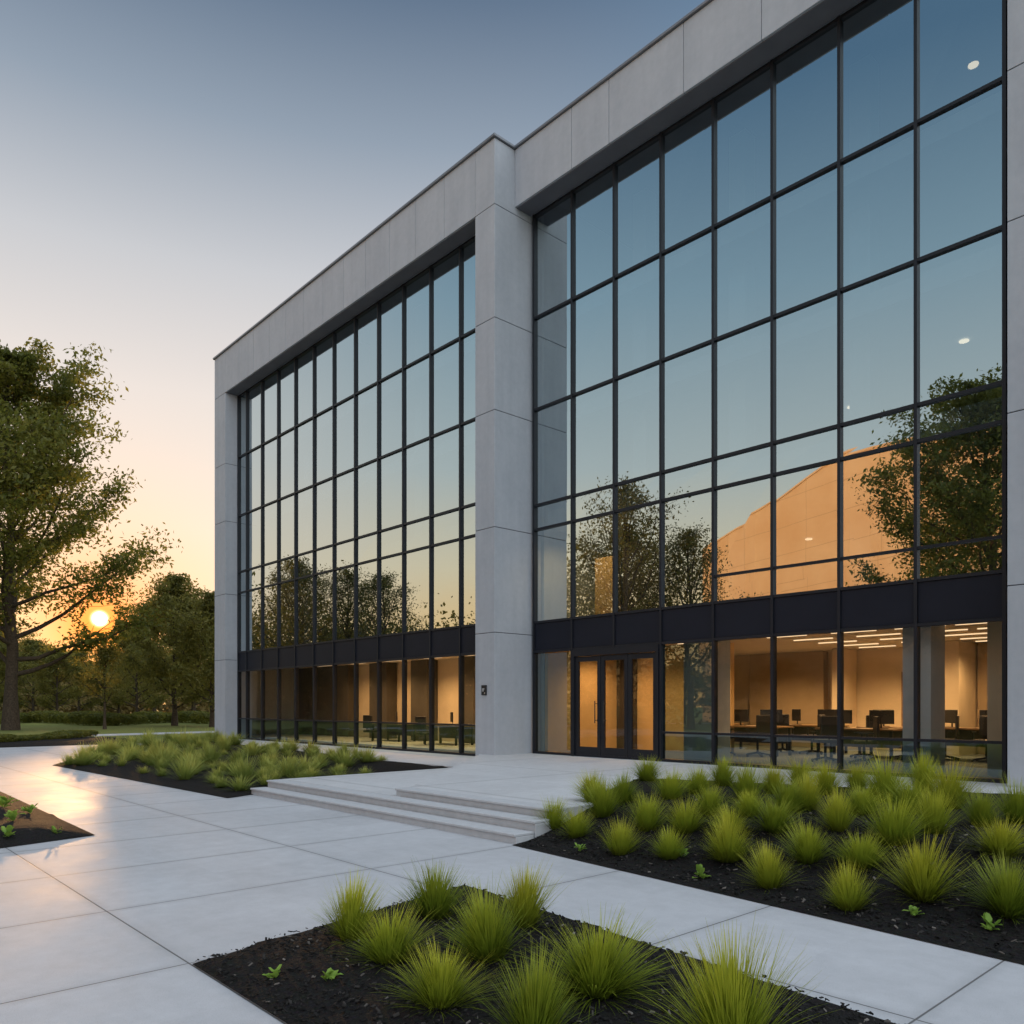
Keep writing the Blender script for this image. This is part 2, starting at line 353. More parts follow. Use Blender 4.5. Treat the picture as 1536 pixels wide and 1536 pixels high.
bed(TB,lambda x,y:-.02+.1*sm(edged(TB,x,y)/.8),1.0,'dark planted strip between pavement and lawn')
# ------------------------------------------------------------------ grass clumps
def tuft_mesh(name,seed,n,hgt,spread,wid,mat):
    r=np.random.RandomState(seed); S=6
    phi=r.uniform(0,2*np.pi,n); th0=np.abs(r.normal(0,.52,n))*spread; th0=np.minimum(th0,1.3); kap=r.uniform(.0,.75,n)*spread
    lob=1+.16*np.sin(phi*2+r.uniform(0,6))+.10*np.sin(phi*5+r.uniform(0,6))
    ln=hgt*r.uniform(.5,1.2,n)*(1-.03*th0)*lob; br=.10*hgt/.4*np.sqrt(r.uniform(0,1,n))*np.minimum(1,th0+.25)
    pos=np.stack([np.cos(phi)*br,np.sin(phi)*br,np.zeros(n)],1)
    phj=phi+r.normal(0,.35,n); side=np.stack([-np.sin(phj),np.cos(phj),np.zeros(n)],1)
    V=[]; w0=wid*r.uniform(.6,1.3,n)
    for k in range(S):
        s_=k/(S-1); wk=w0*(1-s_)**.8+.0004
        V.append(pos-side*wk[:,None]); V.append(pos+side*wk[:,None])
        th=th0+kap*s_**1.5; st_=ln/(S-1)
        pos=pos+np.stack([np.sin(th)*np.cos(phj)*st_,np.sin(th)*np.sin(phj)*st_,np.cos(th)*st_],1)
    V=np.stack(V,1).reshape(-1,3); V[:,2]=np.maximum(V[:,2],0.0)
    Fc=[]
    for i in range(n):
        b=i*2*S
        for k in range(S-1): Fc.append((b+2*k,b+2*k+1,b+2*k+3,b+2*k+2))
    me=bpy.data.meshes.new(name); me.from_pydata(V.tolist(),[],Fc); me.materials.append(mat); return me
TF=[tuft_mesh('grass_clump',10+i,1050+60*i,.385,.86+.055*i,.0037,M['grass']) for i in range(7)]
TS=[tuft_mesh('soft_grass_clump',30+i,240+40*i,.38,1.0+.06*i,.0065,M['grass_soft']) for i in range(5)]
BW=.56
def tuft(me,loc,wid_m,label,group,rng,zs=1.0):
    o=bpy.data.objects.new('grass_clump',me); link(o); k=wid_m/BW
    o.location=loc; o.rotation_euler=(rng.uniform(-.15,.15),rng.uniform(-.15,.15),rng.uniform(0,6.28)); o.scale=(k*rng.uniform(.86,1.14),k*rng.uniform(.86,1.14),k*zs*rng.uniform(.82,1.16))
    return tag(o,label,'grass clump',group)
rng=random.Random(7)
def on(px,py,hf):
    zz=0
    for _ in range(8):
        x,y,_z=gp(px,py,zz); zz=.5*zz+.5*hf(x,y)
    return (x,y,hf(x,y))
front=[(525,1408,122,'leftmost clump of the centre foreground bed, at its left edge'),(650,1378,118,'clump at the far corner of the centre foreground bed'),(785,1390,100,'smaller clump at the far right edge of the foreground bed'),
(585,1444,112,'clump just right of the leftmost one in the foreground bed'),(735,1440,132,'clump in the middle of the centre foreground bed'),(660,1512,135,'clump left of centre near the front of the foreground bed'),
(895,1492,158,'large clump on the right half of the foreground bed'),(800,1568,150,'clump cut by the bottom edge below the middle clump'),(1100,1585,212,'biggest clump of all, cut by the bottom edge')]
for i,(px,py,wp,lb) in enumerate(front):
    p=on(px,py,hF); d=F*(H-p[2])/(py-HY)
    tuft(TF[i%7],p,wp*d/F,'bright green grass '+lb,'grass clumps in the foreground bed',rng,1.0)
right=[(830,1242,62),(865,1256,56),(905,1226,62),(930,1283,66),(970,1246,68),(1005,1290,60),(1030,1250,60),(970,1172,46),(1045,1192,58),(1065,1222,62),(1092,1294,82),(1120,1202,58),(1160,1192,52),(1160,1248,62),(1155,1332,76),(1213,1294,86),(1210,1217,58),(1240,1192,58),(1258,1247,68),(1275,1366,82),(1292,1302,78),(1340,1268,88),(1330,1204,68),(1385,1348,114),(1400,1252,74),(1425,1214,78),(1500,1284,86),(1512,1372,108),(1525,1236,76),(1095,1250,60),(890,1200,50),(935,1203,52),(1180,1220,56),(1290,1224,62),(1370,1222,66),(1085,1180,50),(1005,1200,52),(1470,1240,60),(1200,1180,48),(1285,1186,52),(1385,1190,58),(1125,1225,56)]
T=[]
for px,py,wp in right:
    p=on(px,py,hR); d=F*(H-p[2])/(py-HY); T.append((p,px,py,wp*d/F))
T.sort(key=lambda t:t[0][1]); rows=['front row','second row','third row','fourth row','fifth row','back row']
ordn=['first','second','third','fourth','fifth','sixth','seventh','eighth','ninth','tenth']
for r_ in range(6):
    chunk=sorted(T[r_*7:(r_+1)*7],key=lambda t:t[1])
    for k,(p,px,py,wm) in enumerate(chunk):
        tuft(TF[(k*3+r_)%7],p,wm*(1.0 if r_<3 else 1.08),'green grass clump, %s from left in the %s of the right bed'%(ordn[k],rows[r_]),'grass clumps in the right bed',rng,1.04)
cnt=0; tries=0; pts=[]
while cnt<165 and tries<16000:
    tries+=1
    x=rng.uniform(-33,-14); y=rng.uniform(5.6,12.7)
    if not inpoly(x,y,LB) or edged(LB,x,y)<.3: continue
    if x>-16.5 and y>9.9: continue
    if noise.noise(Vector((x*.45,y*.6,3)))<-.28: continue
    if any((x-a)**2+(y-b)**2<.52**2 for a,b in pts): continue
    pts.append((x,y)); cnt+=1
    tuft(TS[cnt%5],(x,y,hL(x,y)-.01),rng.choice([rng.uniform(.35,.55),rng.uniform(.55,.95)]),'low soft green grass clump among the drift in the bed by the left wing','grass clumps in the left wing bed',rng,rng.uniform(.55,.95))
# small seedlings
def weed_mesh(seed):
    r=random.Random(seed); mb=MB()
    for k in range(16):
        t=r.uniform(0,6.28); e=r.uniform(.15,1.1); l=r.uniform(.05,.10); b=Vector((r.uniform(-.02,.02),r.uniform(-.02,.02),r.uniform(0,.05)))
        u=Vector((math.cos(t)*math.cos(e),math.sin(t)*math.cos(e),math.sin(e))); s_=Vector((-math.sin(t),math.cos(t),0))*l*.24; dn=Vector((0,0,-.012))
        i=len(mb.v); mb.v+=[tuple(b),tuple(b+u*l*.4+s_),tuple(b+u*l*.5+dn*.3),tuple(b+u*l*.4-s_),tuple(b+u*l+dn),tuple(b+u*l*.75+s_*.7),tuple(b+u*l*.75-s_*.7)]
        mb.f+=[(i,i+1,i+2),(i,i+2,i+3),(i+1,i+5,i+4,i+2),(i+2,i+4,i+6,i+3)]
    me=bpy.data.meshes.new('seedling'); me.from_pydata(mb.v,[],mb.f); me.materials.append(M['weed']); return me
WM=[weed_mesh(i) for i in range(3)]
for i,(px,py,hf,k,lb) in enumerate([(412,1470,hF,.8,'tiny green seedling at the left tip of the centre foreground bed'),(493,1474,hF,.9,'small leafy seedling in front of the leftmost foreground grass clumps'),(1052,1320,hR,1.4,'leafy seedling near the path edge in the right bed'),(1022,1288,hR,1.2,'seedling tucked beside a grass clump in the right bed'),(1370,1376,hR,1.0,'small seedling below the big clump in the right bed'),(1487,1398,hR,1.1,'seedling at the lower right edge of the right bed'),(870,1278,hR,1.0,'tiny seedling by the corner of the right bed near the steps'),(20,1232,hS,1.8,'leafy seedling in the small bed at the left edge'),(12,1256,hS,1.4,'seedling nearest the pavement corner in the left edge bed'),(45,1222,hS,1.6,'seedling further right in the left edge bed'),(6,1212,hS,2.2,'largest seedling at the far end of the left edge bed'),(85,1252,hS,1.0,'lone tiny seedling near the tip of the left edge bed')]):
    o=bpy.data.objects.new('seedling',WM[i%3]); link(o); o.location=on(px,py,hf); o.rotation_euler=(0,0,i*1.3); o.scale=(k,k,k); tag(o,lb,'seedling','seedlings in the mulch')
# ------------------------------------------------------------------ trees
def tree_data(seed,h,rad,nl,lsz,lpc,base=.16,upr=.0,flat=.6,spread=1.0,dens=1.9,gap=None):
    r=np.random.RandomState(seed); segs=[]; cl=[]
    nT=10; tp=[np.zeros(3)]
    for k in range(1,nT): tp.append(np.array([r.normal(0,.012*h)*k/nT,r.normal(0,.012*h)*k/nT,h*.93*k/(nT-1)]))
    tr=lambda t:h*.015*(1-t)**.8+.02
    for k in range(nT-1): segs.append((tp[k],tp[k+1],tr(k/(nT-1))*(1.4 if k==0 else 1),tr((k+1)/(nT-1))))
    def tpos(t):
        f=t*(nT-1); k=min(int(f),nT-2); return tp[k]+(tp[k+1]-tp[k])*(f-k)
    for i in range(nl):
        t=base+(.96-base)*(i/(nl-1))**.9; az=i*2.4+r.normal(0,.3)
        q=(t-base)/(1-base); prof=(math.sin(math.pi*min(1,(q*.8+.22)))**.7)*(1-.25*q)+.05
        ln=rad*prof*r.uniform(.8,1.1); el=R(12+upr)+R(50)*q+r.normal(0,.1)
        p=tpos(t); r0=tr(t)*.45; n=6; pts_=[p]
        for k in range(n):
            e=el+.35*(k/n)+r.normal(0,.12); az+=r.normal(0,.12)
            p=p+np.array([math.cos(az)*math.cos(e),math.sin(az)*math.cos(e),math.sin(e)])*ln/n; pts_.append(p)
        for k in range(n): segs.append((pts_[k],pts_[k+1],r0*(1-k/n)+.012,r0*(1-(k+1)/n)+.012))
        ns=max(4,int(ln*dens))
        for j in range(ns):
            u=.25+.75*(j+.5)/ns; f=u*n; k=min(int(f),n-1); b=pts_[k]+(pts_[k+1]-pts_[k])*(f-k)
            a2=az+r.choice([-1,1])*r.uniform(.4,1.2); e2=r.uniform(-.15,.7); l2=ln*.32*r.uniform(.5,1.2)*(1.15-u*.5)
            dv=np.array([math.cos(a2)*math.cos(e2),math.sin(a2)*math.cos(e2),math.sin(e2)]); m_=b+dv*l2*.55+np.array([0,0,.05*l2]); e_=b+dv*l2+np.array([0,0,.16*l2])
            segs.append((b,m_,.022,.015)); segs.append((m_,e_,.015,.008))
            cl+= [(m_,.30*l2+.2),(e_,.25*l2+.22)]
            if r.rand()<.5: cl.append((b*.5+m_*.5,.28*l2+.15))
        cl.append((pts_[-1],.45))
    cl.append((tpos(1.0),.5))
    mb=MB()
    for a,b,ra,rb in segs: mb.tube(a,b,ra,rb,8 if ra>.06 else (5 if ra>.025 else 3),False)
    cen=[]
    for c,cr in cl:
        nn=max(6,int(lpc*r.uniform(.5,1.4)))
        off=np.clip(r.normal(0,1,(nn,3)),-1.9,1.9)*np.array([1,1,flat])*cr*spread*.75
        cen.append(c+off)
    cen=np.concatenate(cen)
    if gap is not None: cen=cen[~gap(cen)]
    n=len(cen)
    nrm=r.normal(0,1,(n,3)); nrm[:,2]+=.5; nrm/=np.linalg.norm(nrm,axis=1)[:,None]
    t=np.cross(nrm,r.normal(0,1,(n,3))); t/=np.linalg.norm(t,axis=1)[:,None]; b=np.cross(nrm,t)
    s_=lsz*r.uniform(.6,1.3,n)[:,None]
    V=np.stack([cen-t*s_,cen+b*s_*.45+nrm*s_*.12,cen+t*s_,cen-b*s_*.45+nrm*s_*.12],1).reshape(-1,3)
    return mb,V.tolist(),[(4*i,4*i+1,4*i+2,4*i+3) for i in range(n)]
def tree_proto(name,label,loc,rz,leaf,group=None,**kw):
    mb,V,Fc=tree_data(**kw); o=empty(name,loc,rz,label,'tree',group)
    mb.build('trunk',M['bark'],o,smooth=True); mk('crown',V,Fc,leaf,o); return o
def place(proto,px,d,h,h0,label,group,rz=0,z=0,xy=None,wide=1.0):
    o=copy_tree(proto); x,y=xy if xy else atd(px,d); k=h/h0
    o.location=(x,y,z); o.scale=(k*wide,k*wide,k); o.rotation_euler=(0,0,rz); tag(o,label,'tree',group); return o
x,y=atd(16,54); BRZ=2.2
def gapf(P):
    c_,s_=math.cos(BRZ),math.sin(BRZ); X=P[:,0]*c_-P[:,1]*s_+x; Y=P[:,0]*s_+P[:,1]*c_+y; Z=P[:,2]-.02
    dist=np.linalg.norm(np.stack([Y*SUN.z-(Z-H)*SUN.y,(Z-H)*SUN.x-X*SUN.z,X*SUN.y-Y*SUN.x],1),axis=1)
    return (dist<1.05)|(Z<5.4)
BH=26.5
big=tree_proto('broadleaf_tree','tall broadleaf tree with open spreading crown at the left edge',(x,y,-.02),BRZ,M['leaf'],seed=5,h=BH,rad=11.0,nl=52,lsz=.17,lpc=42,base=.15,upr=6,flat=.45,dens=1.55,spread=.98,gap=gapf)
x,y=atd(262,66)
mid=tree_proto('broadleaf_tree','dense dark tree right of the sun close to the building corner',(x,y,-.02),.4,M['leaf_haze'],group='trees beyond the lawn',seed=11,h=12.5,rad=5.2,nl=26,lsz=.15,lpc=40,base=.12,upr=12,flat=.7,spread=1.1)
x,y=atd(157,56)
sml=tree_proto('broadleaf_tree','slender young tree straight below the sun',(x,y,-.02),1.0,M['leaf_haze'],group='trees beyond the lawn',seed=21,h=5.6,rad=2.4,nl=16,lsz=.10,lpc=26,base=.35,upr=20,flat=.7)
TG='trees beyond the lawn'
for i,(px,d,h,lb,wd) in enumerate([(318,62,10.5,'tree half hidden behind the left corner of the building',1.0),(205,80,9.6,'tree between the slender young tree and the dense dark one',1.1),(85,88,8,'low tree on the far lawn just right of the big tree',1.2),(50,100,10,'far tree seen behind the big tree trunk',1.2),(-25,80,11,'tree at the far left behind the big tree',1.1),(118,100,8.6,'small far tree left of the sun',1.3),(178,105,8.8,'small far tree right below the sun',1.2),(232,95,14,'far tall tree behind the dense dark tree',1.0),(290,100,15,'far tree near the building corner behind the others',1.1),(10,125,14,'farthest tree at the left edge',1.3)]):
    place(mid,px,d,h,12.5,lb,TG,rz=i*1.7,z=-.02,wide=wd)
# continuous far woodland
def wood(seed,spots,mat,label,ls,sx=1.8,per=60,nq=7):
    r=np.random.RandomState(seed); cs=[]
    for X,Y,hh in spots(r):
        for q in range(nq):
            c=np.array([X+r.normal(0,sx*1.2),Y+r.normal(0,sx*1.2),hh*r.uniform(.08,.88)]); cs.append(c+r.normal(0,1,(per,3))*np.array([sx,sx,hh*.10]))
    cen=np.concatenate(cs); cen[:,2]=np.abs(cen[:,2]); n=len(cen)
    nrm=r.normal(0,1,(n,3)); nrm/=np.linalg.norm(nrm,axis=1)[:,None]; t=np.cross(nrm,r.normal(0,1,(n,3))); t/=np.linalg.norm(t,axis=1)[:,None]; b=np.cross(nrm,t)
    s_=ls*r.uniform(.6,1.3,n)[:,None]
    V=np.stack([cen-t*s_,cen+b*s_*.6,cen+t*s_,cen-b*s_*.6],1).reshape(-1,3)
    tag(mk('woodland',V.tolist(),[(4*i,4*i+1,4*i+2,4*i+3) for i in range(n)],mat),label,'woodland',kind='stuff')
def spA(r):
    for k in range(220):
        px=r.uniform(-500,420); d=r.uniform(120,165); X,Y=atd(px,d); hh=r.uniform(7.0,12.5)*(d/140)
        if 85<px<215: hh=min(hh,8.8*d/140)
        yield X,Y,hh
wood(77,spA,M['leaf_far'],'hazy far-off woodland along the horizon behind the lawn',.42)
YGm=14.97; YLm=14.2
def spB(r):
    for k in range(140):
        px=r.uniform(320,745); d=r.uniform(86,104); X,Yv=atd(px,d); top=(155 if px<560 else 135)+r.uniform(-55,12)+15*math.sin(px*.07)
        yield X,2*YLm-Yv,top*d/F+H
wood(78,spB,M['leaf_dark'],'woodland across the forecourt mirrored low in the left wing glass',.26,1.3,48,6)
def spC(r):
    for k in range(38):
        px=r.uniform(790,1030); d=r.uniform(60,68); X,Yv=atd(px,d); top=(265 if px<980 else 225)+r.uniform(-60,20)
        yield X,2*YGm-Yv,top*d/F+H
wood(79,spC,M['leaf_dark'],'thicket across the forecourt mirrored at the left of the right wing',.18,1.0,48,6)
# trees on the other side of the forecourt, mirrored in the glass
RG='trees across the forecourt'
air=tree_proto('broadleaf_tree','airy tree mirrored in the left end of the left wing',(-72,-9,-.02),.9,M['leaf_dark'],group=RG,seed=41,h=16,rad=6.0,nl=30,lsz=.12,lpc=15,base=.3,upr=18,flat=.6,dens=1.7,spread=1.2)
for i,(X,Y,h,lb,pr,h0,wd) in enumerate([(-11.6,-9.0,16.2,'dark tree mirrored large in the right wing glass',big,BH,1.0),(-38.8,-17,18.5,'tree mirrored in the left panes of the right wing',air,16,.9),(-43,-22,16.5,'tree mirrored at the left edge of the right wing',air,16,1.1),(-35,-20,15.0,'tree mirrored just right of its taller neighbour in the right wing',air,16,1.0),(-78,-12,16.5,'airy tree second from the left mirrored in the left wing',air,16,1),(-71,-14,15.5,'airy tree mirrored left of middle in the left wing',air,16,1.1),(-66,-15,14.5,'airy tree mirrored in the middle of the left wing',air,16,1.1),(-47,-36,6,'bushy tree mirrored before the sandstone building, left of middle',mid,12.5,1.5),(-40,-33,5.5,'bushy tree mirrored before the sandstone building, right of middle',mid,12.5,1.5),(-34,-32,5.5,'bushy tree mirrored before the sandstone building, right end',mid,12.5,1.4),(-24,-27,5,'low tree mirrored before the sandstone building, near end',mid,12.5,1.4)]):
    place(pr,0,0,h,h0,lb,RG,rz=i*2.1,z=-.02,xy=(X,Y),wide=wd)
# hedge shrubs
def shrub(seed,r0,h,n):
    r=np.random.RandomState(seed); u=r.normal(0,1,(n,3)); u/=np.linalg.norm(u,axis=1)[:,None]; rad=(.55+.5*r.uniform(0,1,n)**.6)
    cen=u*rad[:,None]*np.array([r0,r0,h*.5])+np.array([0,0,h*.5]); cen+=np.sin(cen*3)*.12; cen[:,2]=np.abs(cen[:,2])
    nr=u+r.normal(0,.6,(n,3)); nr/=np.linalg.norm(nr,axis=1)[:,None]; t=np.cross(nr,r.normal(0,1,(n,3))); t/=np.linalg.norm(t,axis=1)[:,None]; b=np.cross(nr,t); s_=.11*r.uniform(.6,1.3,n)[:,None]
    V=np.stack([cen-t*s_,cen+b*s_*.5,cen+t*s_,cen-b*s_*.5],1).reshape(-1,3)
    me=bpy.data.meshes.new('shrub'); me.from_pydata(V.tolist(),[],[(4*i,4*i+1,4*i+2,4*i+3) for i in range(n)]); me.materials.append(M['leaf']); return me
SH=[shrub(i,1.3,1.2,1600) for i in range(3)]
k=0
for px in range(-20,330,22):
    d=72+6*math.sin(px*.03); x,y=atd(px,d); o=bpy.data.objects.new('shrub',SH[k%3]); link(o); o.location=(x,y,-.05); o.rotation_euler=(0,0,k*1.1); s_=.75+.35*((k*37)%10)/10; o.scale=(s_*1.2,s_*1.2,s_); k+=1
    tag(o,'rounded dark green shrub in the hedge row along the far lawn','shrub','shrubs along the far lawn')
for i,(px,d) in enumerate([(60,36.5),(85,37.5),(105,39),(40,35.5),(125,41),(-5,34),(22,35)]):
    x,y=atd(px,d); o=bpy.data.objects.new('shrub',SH[i%3]); link(o); o.location=(x,y,-.02); s_=.3+.05*(i%3); o.scale=(s_*1.5,s_*1.5,s_); o.rotation_euler=(0,0,i)
    tag(o,'small low shrub in the planted strip near the big tree','shrub','low shrubs under the big tree')
for i,(px,py,lb) in enumerate([(103,1146,'small round clump at the left tip of the left wing bed'),(124,1146,'small round clump just inside the left tip of the left wing bed')]):
    x,y,z=gp(px,py,.05); o=bpy.data.objects.new('grass_clump',TS[i]); link(o); o.location=(x,y,.0); o.scale=(1.2,1.2,.9); tag(o,lb,'grass clump')
# ------------------------------------------------------------------ office building
BX,BY=-20,14
bld=empty('office_building',(BX,BY,0),0,'modern concrete and glass office building with two wings and a dark glazed front','building')
OFF=(-BX,-BY,0)
def part(mb,name,mat,bevel=0,label=None,parent=None):
    o=mb.build(name,mat,parent or bld,None if parent else OFF,bevel)
    if label: o['label']=label
    return o
YG=14.97; YL=14.2; TOP=16.33; YF=13.62; YR=14.33
JZ=[0,3.54,6.27,9.30,11.69,14.62,TOP]
def pier(x0,x1,y0,y1,name):
    core=part(MB().box(x0+.012,x1-.012,y0+.012,y1-.012,-.1,TOP-.03),name,M['concrete_core'])
    for a,b in zip(JZ[:-1],JZ[1:]):
        part(MB().box(x0,x1,y0,y1,a+.008,b-.008),'cladding_panel',M['concrete'],.008,parent=core)
pier(-16.33,-15.55,YF,15.3,'pier'); pier(-33.6,-32.5,YF,15.0,'pier'); pier(-4.05,-2.4,YR,16.2,'pier')
xs=[-32.5+1.347*k for k in range(13)]; xs[-1]=-16.33
for a,b in zip(xs[:-1],xs[1:]): part(MB().box(a+.007,b-.007,YF,14.35,14.63,TOP-.003),'fascia_panel',M['concrete'],.006)
xs=[-15.55,-13.5,-12.3,-10.2,-8.35,-6.4,-4.05]
for a,b in zip(xs[:-1],xs[1:]): part(MB().box(a+.007,b-.007,YR,15.12,14.82,TOP-.003),'fascia_panel',M['concrete'],.006)
part(MB().box(-33.5,-16.4,YF+.03,14.3,14.66,TOP-.05).box(-15.5,-4.1,YR+.03,15.1,14.85,TOP-.05),'fascia_backing',M['concrete_core'])
part(MB().box(-32.49,-16.34,YF+.06,14.12,14.612,14.628).box(-15.54,-4.06,YR+.06,14.89,14.80,14.818),'soffit',M['soffit'])  # dark sheets added where the fascia undersides lie in shade
part(MB().box(-33.66,-15.49,13.56,14.1,TOP,TOP+.07).box(-15.9,-15.49,14.1,14.8,TOP,TOP+.07).box(-15.489,-2.34,14.27,14.85,TOP+.002,TOP+.068),'coping',M['coping'],.01)
part(MB().box(-33.6,-33.3,15.0,38,-.1,TOP-.004).box(-33.6,-2.4,37.7,38,-.1,TOP-.006).box(-2.7,-2.4,16.2,37.7,-.1,TOP-.004),'wall',M['concrete'])
part(MB().box(-33.4,-2.6,14.36,37.8,15.6,16.1),'roof',M['concrete_core'])
def slab(z0,z1,setb):
    part(MB().box(-15.45,-2.8,YG+setb,37.6,z0,z1).box(-33.2,-15.75,YL+setb,37.6,z0,z1),'floor_slab',M['ceil'] if z0<3.5 else M['wall_cool'])
slab(.2,PZ+.004,.08); slab(3.3,3.84,.12); slab(6.45,6.95,.5); slab(9.6,10.0,1.3); slab(12.4,12.75,1.3)
part(MB().box(-33.2,-15.75,YL+.08,37.6,.1,.25),'floor_slab',M['carpet'])
part(MB().box(-15.4,-4.1,YG+.1,24,PZ+.006,PZ+.012),'carpet',M['carpet'])
part(MB().box(-15.74,-15.46,15.32,37.6,-.05,15.5),'partition_wall',M['wall_cool'])
part(MB().box(-15.3,-4.0,23.6,23.8,PZ,3.3),'interior_wall',M['wall_warm'])
part(MB().box(-33,-15.8,17.6,17.8,.25,3.3),'interior_wall',M['wall_warm'])
part(MB().box(-15.32,-11.6,18.4,18.55,PZ,3.29).box(-15.44,-15.33,15.34,18.6,PZ,3.29),'interior_wall',M['wall_amber'])
part(MB().box(-15.32,-14.7,18.2,18.38,PZ+.02,3.28).box(-13.0,-12.5,18.3,18.39,PZ+.02,2.6),'interior_panel',M['wall_dark'])
part(MB().box(-4.9,-4.15,16.2,23.3,PZ,3.29).box(-7.7,-7.3,22.0,23.55,PZ+.01,3.29).box(-10.9,-10.6,22.6,23.55,PZ+.01,3.29),'interior_wall',M['wall_warm'])
part(MB().box(-14.0,-11.5,23.3,23.59,PZ+.01,3.29).box(-7.25,-6.75,23.2,23.59,PZ+.01,3.29),'interior_wall',M['wall_tan'])
part(MB().box(-9.3,-8.3,23.5,23.59,PZ+.02,2.6),'interior_door',M['wood'])
part(MB().box(-6.7,-5.3,23.5,23.59,PZ+.02,3.2).box(-4.95,-4.905,17.6,19.4,PZ+.02,2.7).box(-5.0,-4.92,20.4,22.2,PZ+.02,2.5),'interior_panel',M['wall_dark'])
for q,(a,b) in enumerate([(-18.7,-17.9),(-21.4,-20.6),(-24.2,-23.2),(-27.0,-25.8),(-33,-28.6)]): part(MB().box(a,b,17.1,17.58,.37,3.29),'interior_panel',M['wall_dark'])
for (a,b) in [(-11.1,-10.3),(-6.15,-5.65)]: part(MB().box(a,b,15.6,16.3,PZ,3.29),'interior_column',M['concrete'])
for a in (-13.9,-10.9,-7.9,-4.9): part(MB().box(a,a+.45,17.2,17.65,3.84,15.59),'interior_column',M['wall_cool'])
for a in (-31,-27,-23,-19): part(MB().box(a,a+.45,16.4,16.85,3.84,15.59),'interior_column',M['wall_cool'])
part(MB().box(-15.4,-2.8,26,26.2,3.85,15.58).box(-33.2,-15.8,24,24.2,3.85,15.58),'interior_wall',M['wall_cool'])
part(MB().box(-14.75,-13.95,16.6,16.75,3.845,5.7),'interior_wall',M['wall_amber'])
part(MB().box(-13.6,-12.4,16.4,16.55,3.845,6.44),'interior_panel',M['wall_dark'])
def spotlamp(X,Y,Z,E,ang=150):
    l=bpy.data.lights.new('ceiling_spot','SPOT'); l.energy=E; l.color=(1,.60,.26); l.spot_size=R(ang); l.spot_blend=.9; l.shadow_soft_size=0.06
    o=bpy.data.objects.new('ceiling_spot',l); link(o,bld); o.location=(X-BX,Y-BY,Z)
for Y in (16.3,17.6,18.9,20.2,21.5,22.6):
    for X in (-14.0,-12.2,-9.6,-8.0,-6.6,-5.4):
        if X<-12 and Y>18: continue
        part(MB().box(X-.5,X+.5,Y-.03,Y+.03,3.275,3.298),'ceiling_light',M['lamp'])
for X in (-17.4,-19.8,-22.2,-24.6,-27.0,-29.6):
    for Y in (15.2,16.6): part(MB().box(X-.5,X+.5,Y-.03,Y+.03,3.275,3.298),'ceiling_light',M['lamp'])
for X,Y,E in [(-14.3,17.0,150),(-12.2,17.0,170),(-9.6,18,200),(-9.8,21.2,340),(-12.2,21.2,330),(-8.4,20.5,230),(-8.6,21.8,240),(-6.4,21.6,220),(-6.4,18.2,140),(-5.4,20.0,70)]: spotlamp(X,Y,3.22,E)
for X,E in [(-17.2,180),(-19.6,340),(-22.2,340),(-24.9,300),(-27.7,180)]: spotlamp(X,16.0,3.22,E)
spotlamp(-14.4,15.7,6.4,170)
for (X,Y,Z) in [(-5.7,18,14.75),(-6.2,19,9.58),(-5.3,20.2,9.58),(-9.6,21,9.58),(-11.2,21.8,6.43)]:
    part(MB().disc(X,Y,Z-.02,.10),'downlight',M['spot'])
# curtain walls
prng=random.Random(3)
def pane(parent,name,x0,x1,z0,z1,yg,mat,i=.025):
    e=lambda:prng.uniform(-.0025,.0025)
    mk(name,[(x0+i,yg+e(),z0+i),(x1-i,yg+e(),z0+i),(x1-i,yg+e(),z1-i),(x0+i,yg+e(),z1-i)],[(0,1,2,3)],mat,parent)
def curtain(XS,yg,base,rows,low,gskip,top,tl):
    f=MB(); hw=.029
    for k,x in enumerate(XS):
        z0=base if k not in gskip else 3.06
        f.box(x-hw,x+hw,yg-.07,yg+.09,z0,top)
    x0,x1=XS[0],XS[-1]
    for z in rows: f.box(x0-hw+.003,x1+hw-.003,yg-.058,yg+.08,z-.03,z+.03)
    for z,(a,b) in low: f.box(a,b,yg-.054,yg+.07,z-.024,z+.024)
    f.box(x0,x1,yg-.062,yg+.084,base,base+.06)
    cw=part(f,'curtain_wall',M['frame'],0,tl); return cw
XR=[-15.44+1.3975*k for k in range(9)]
rowsR=[3.08,3.87,6.35,7.0,9.57,12.03,14.77]
cwR=curtain(XR,YG,PZ,rowsR,[(1.03,(XR[3],XR[8])),(4.45,(XR[4],XR[8]))],(2,),14.80,'glazed front of the right wing')
for k in range(8):
    a,b=XR[k],XR[k+1]
    for z0,z1 in ((4.45 if k>=4 else 3.87,6.35),(7.0,9.57),(9.57,12.03),(12.03,14.77)): pane(cwR,'window_pane',a,b,z0,z1,YG,M['glass'])
    pane(cwR,'transom_pane',a,b,6.35,7.0,YG,M['glass'])
    if k>=4: pane(cwR,'transom_pane',a,b,3.87,4.45,YG,M['glass'])
    MBs=MB().box(a+.036,b-.036,YG-.03,YG+.05,3.116,3.834).build('spandrel_panel',M['spandrel'],cwR)
    if k>=3: pane(cwR,'storefront_pane',a,b,1.03,3.05,YG,M['glass_tint'] if k==3 else M['glass_clear']); pane(cwR,'lower_pane',a,b,PZ+.05,1.03,YG,M['glass_low'])
    if k==0: pane(cwR,'storefront_pane',a,b,PZ+.05,3.05,YG,M['glass_tint'])
XL=[-32.46]+[-31.64+1.4*k for k in range(11)]+[-16.36]
rowsL=[3.08,3.87,6.35,7.22,9.57,12.03,14.58]
cwL=curtain(XL,YL,.25,rowsL,[(1.1,(XL[0],XL[-1]))],(),14.61,'glazed front of the left wing')
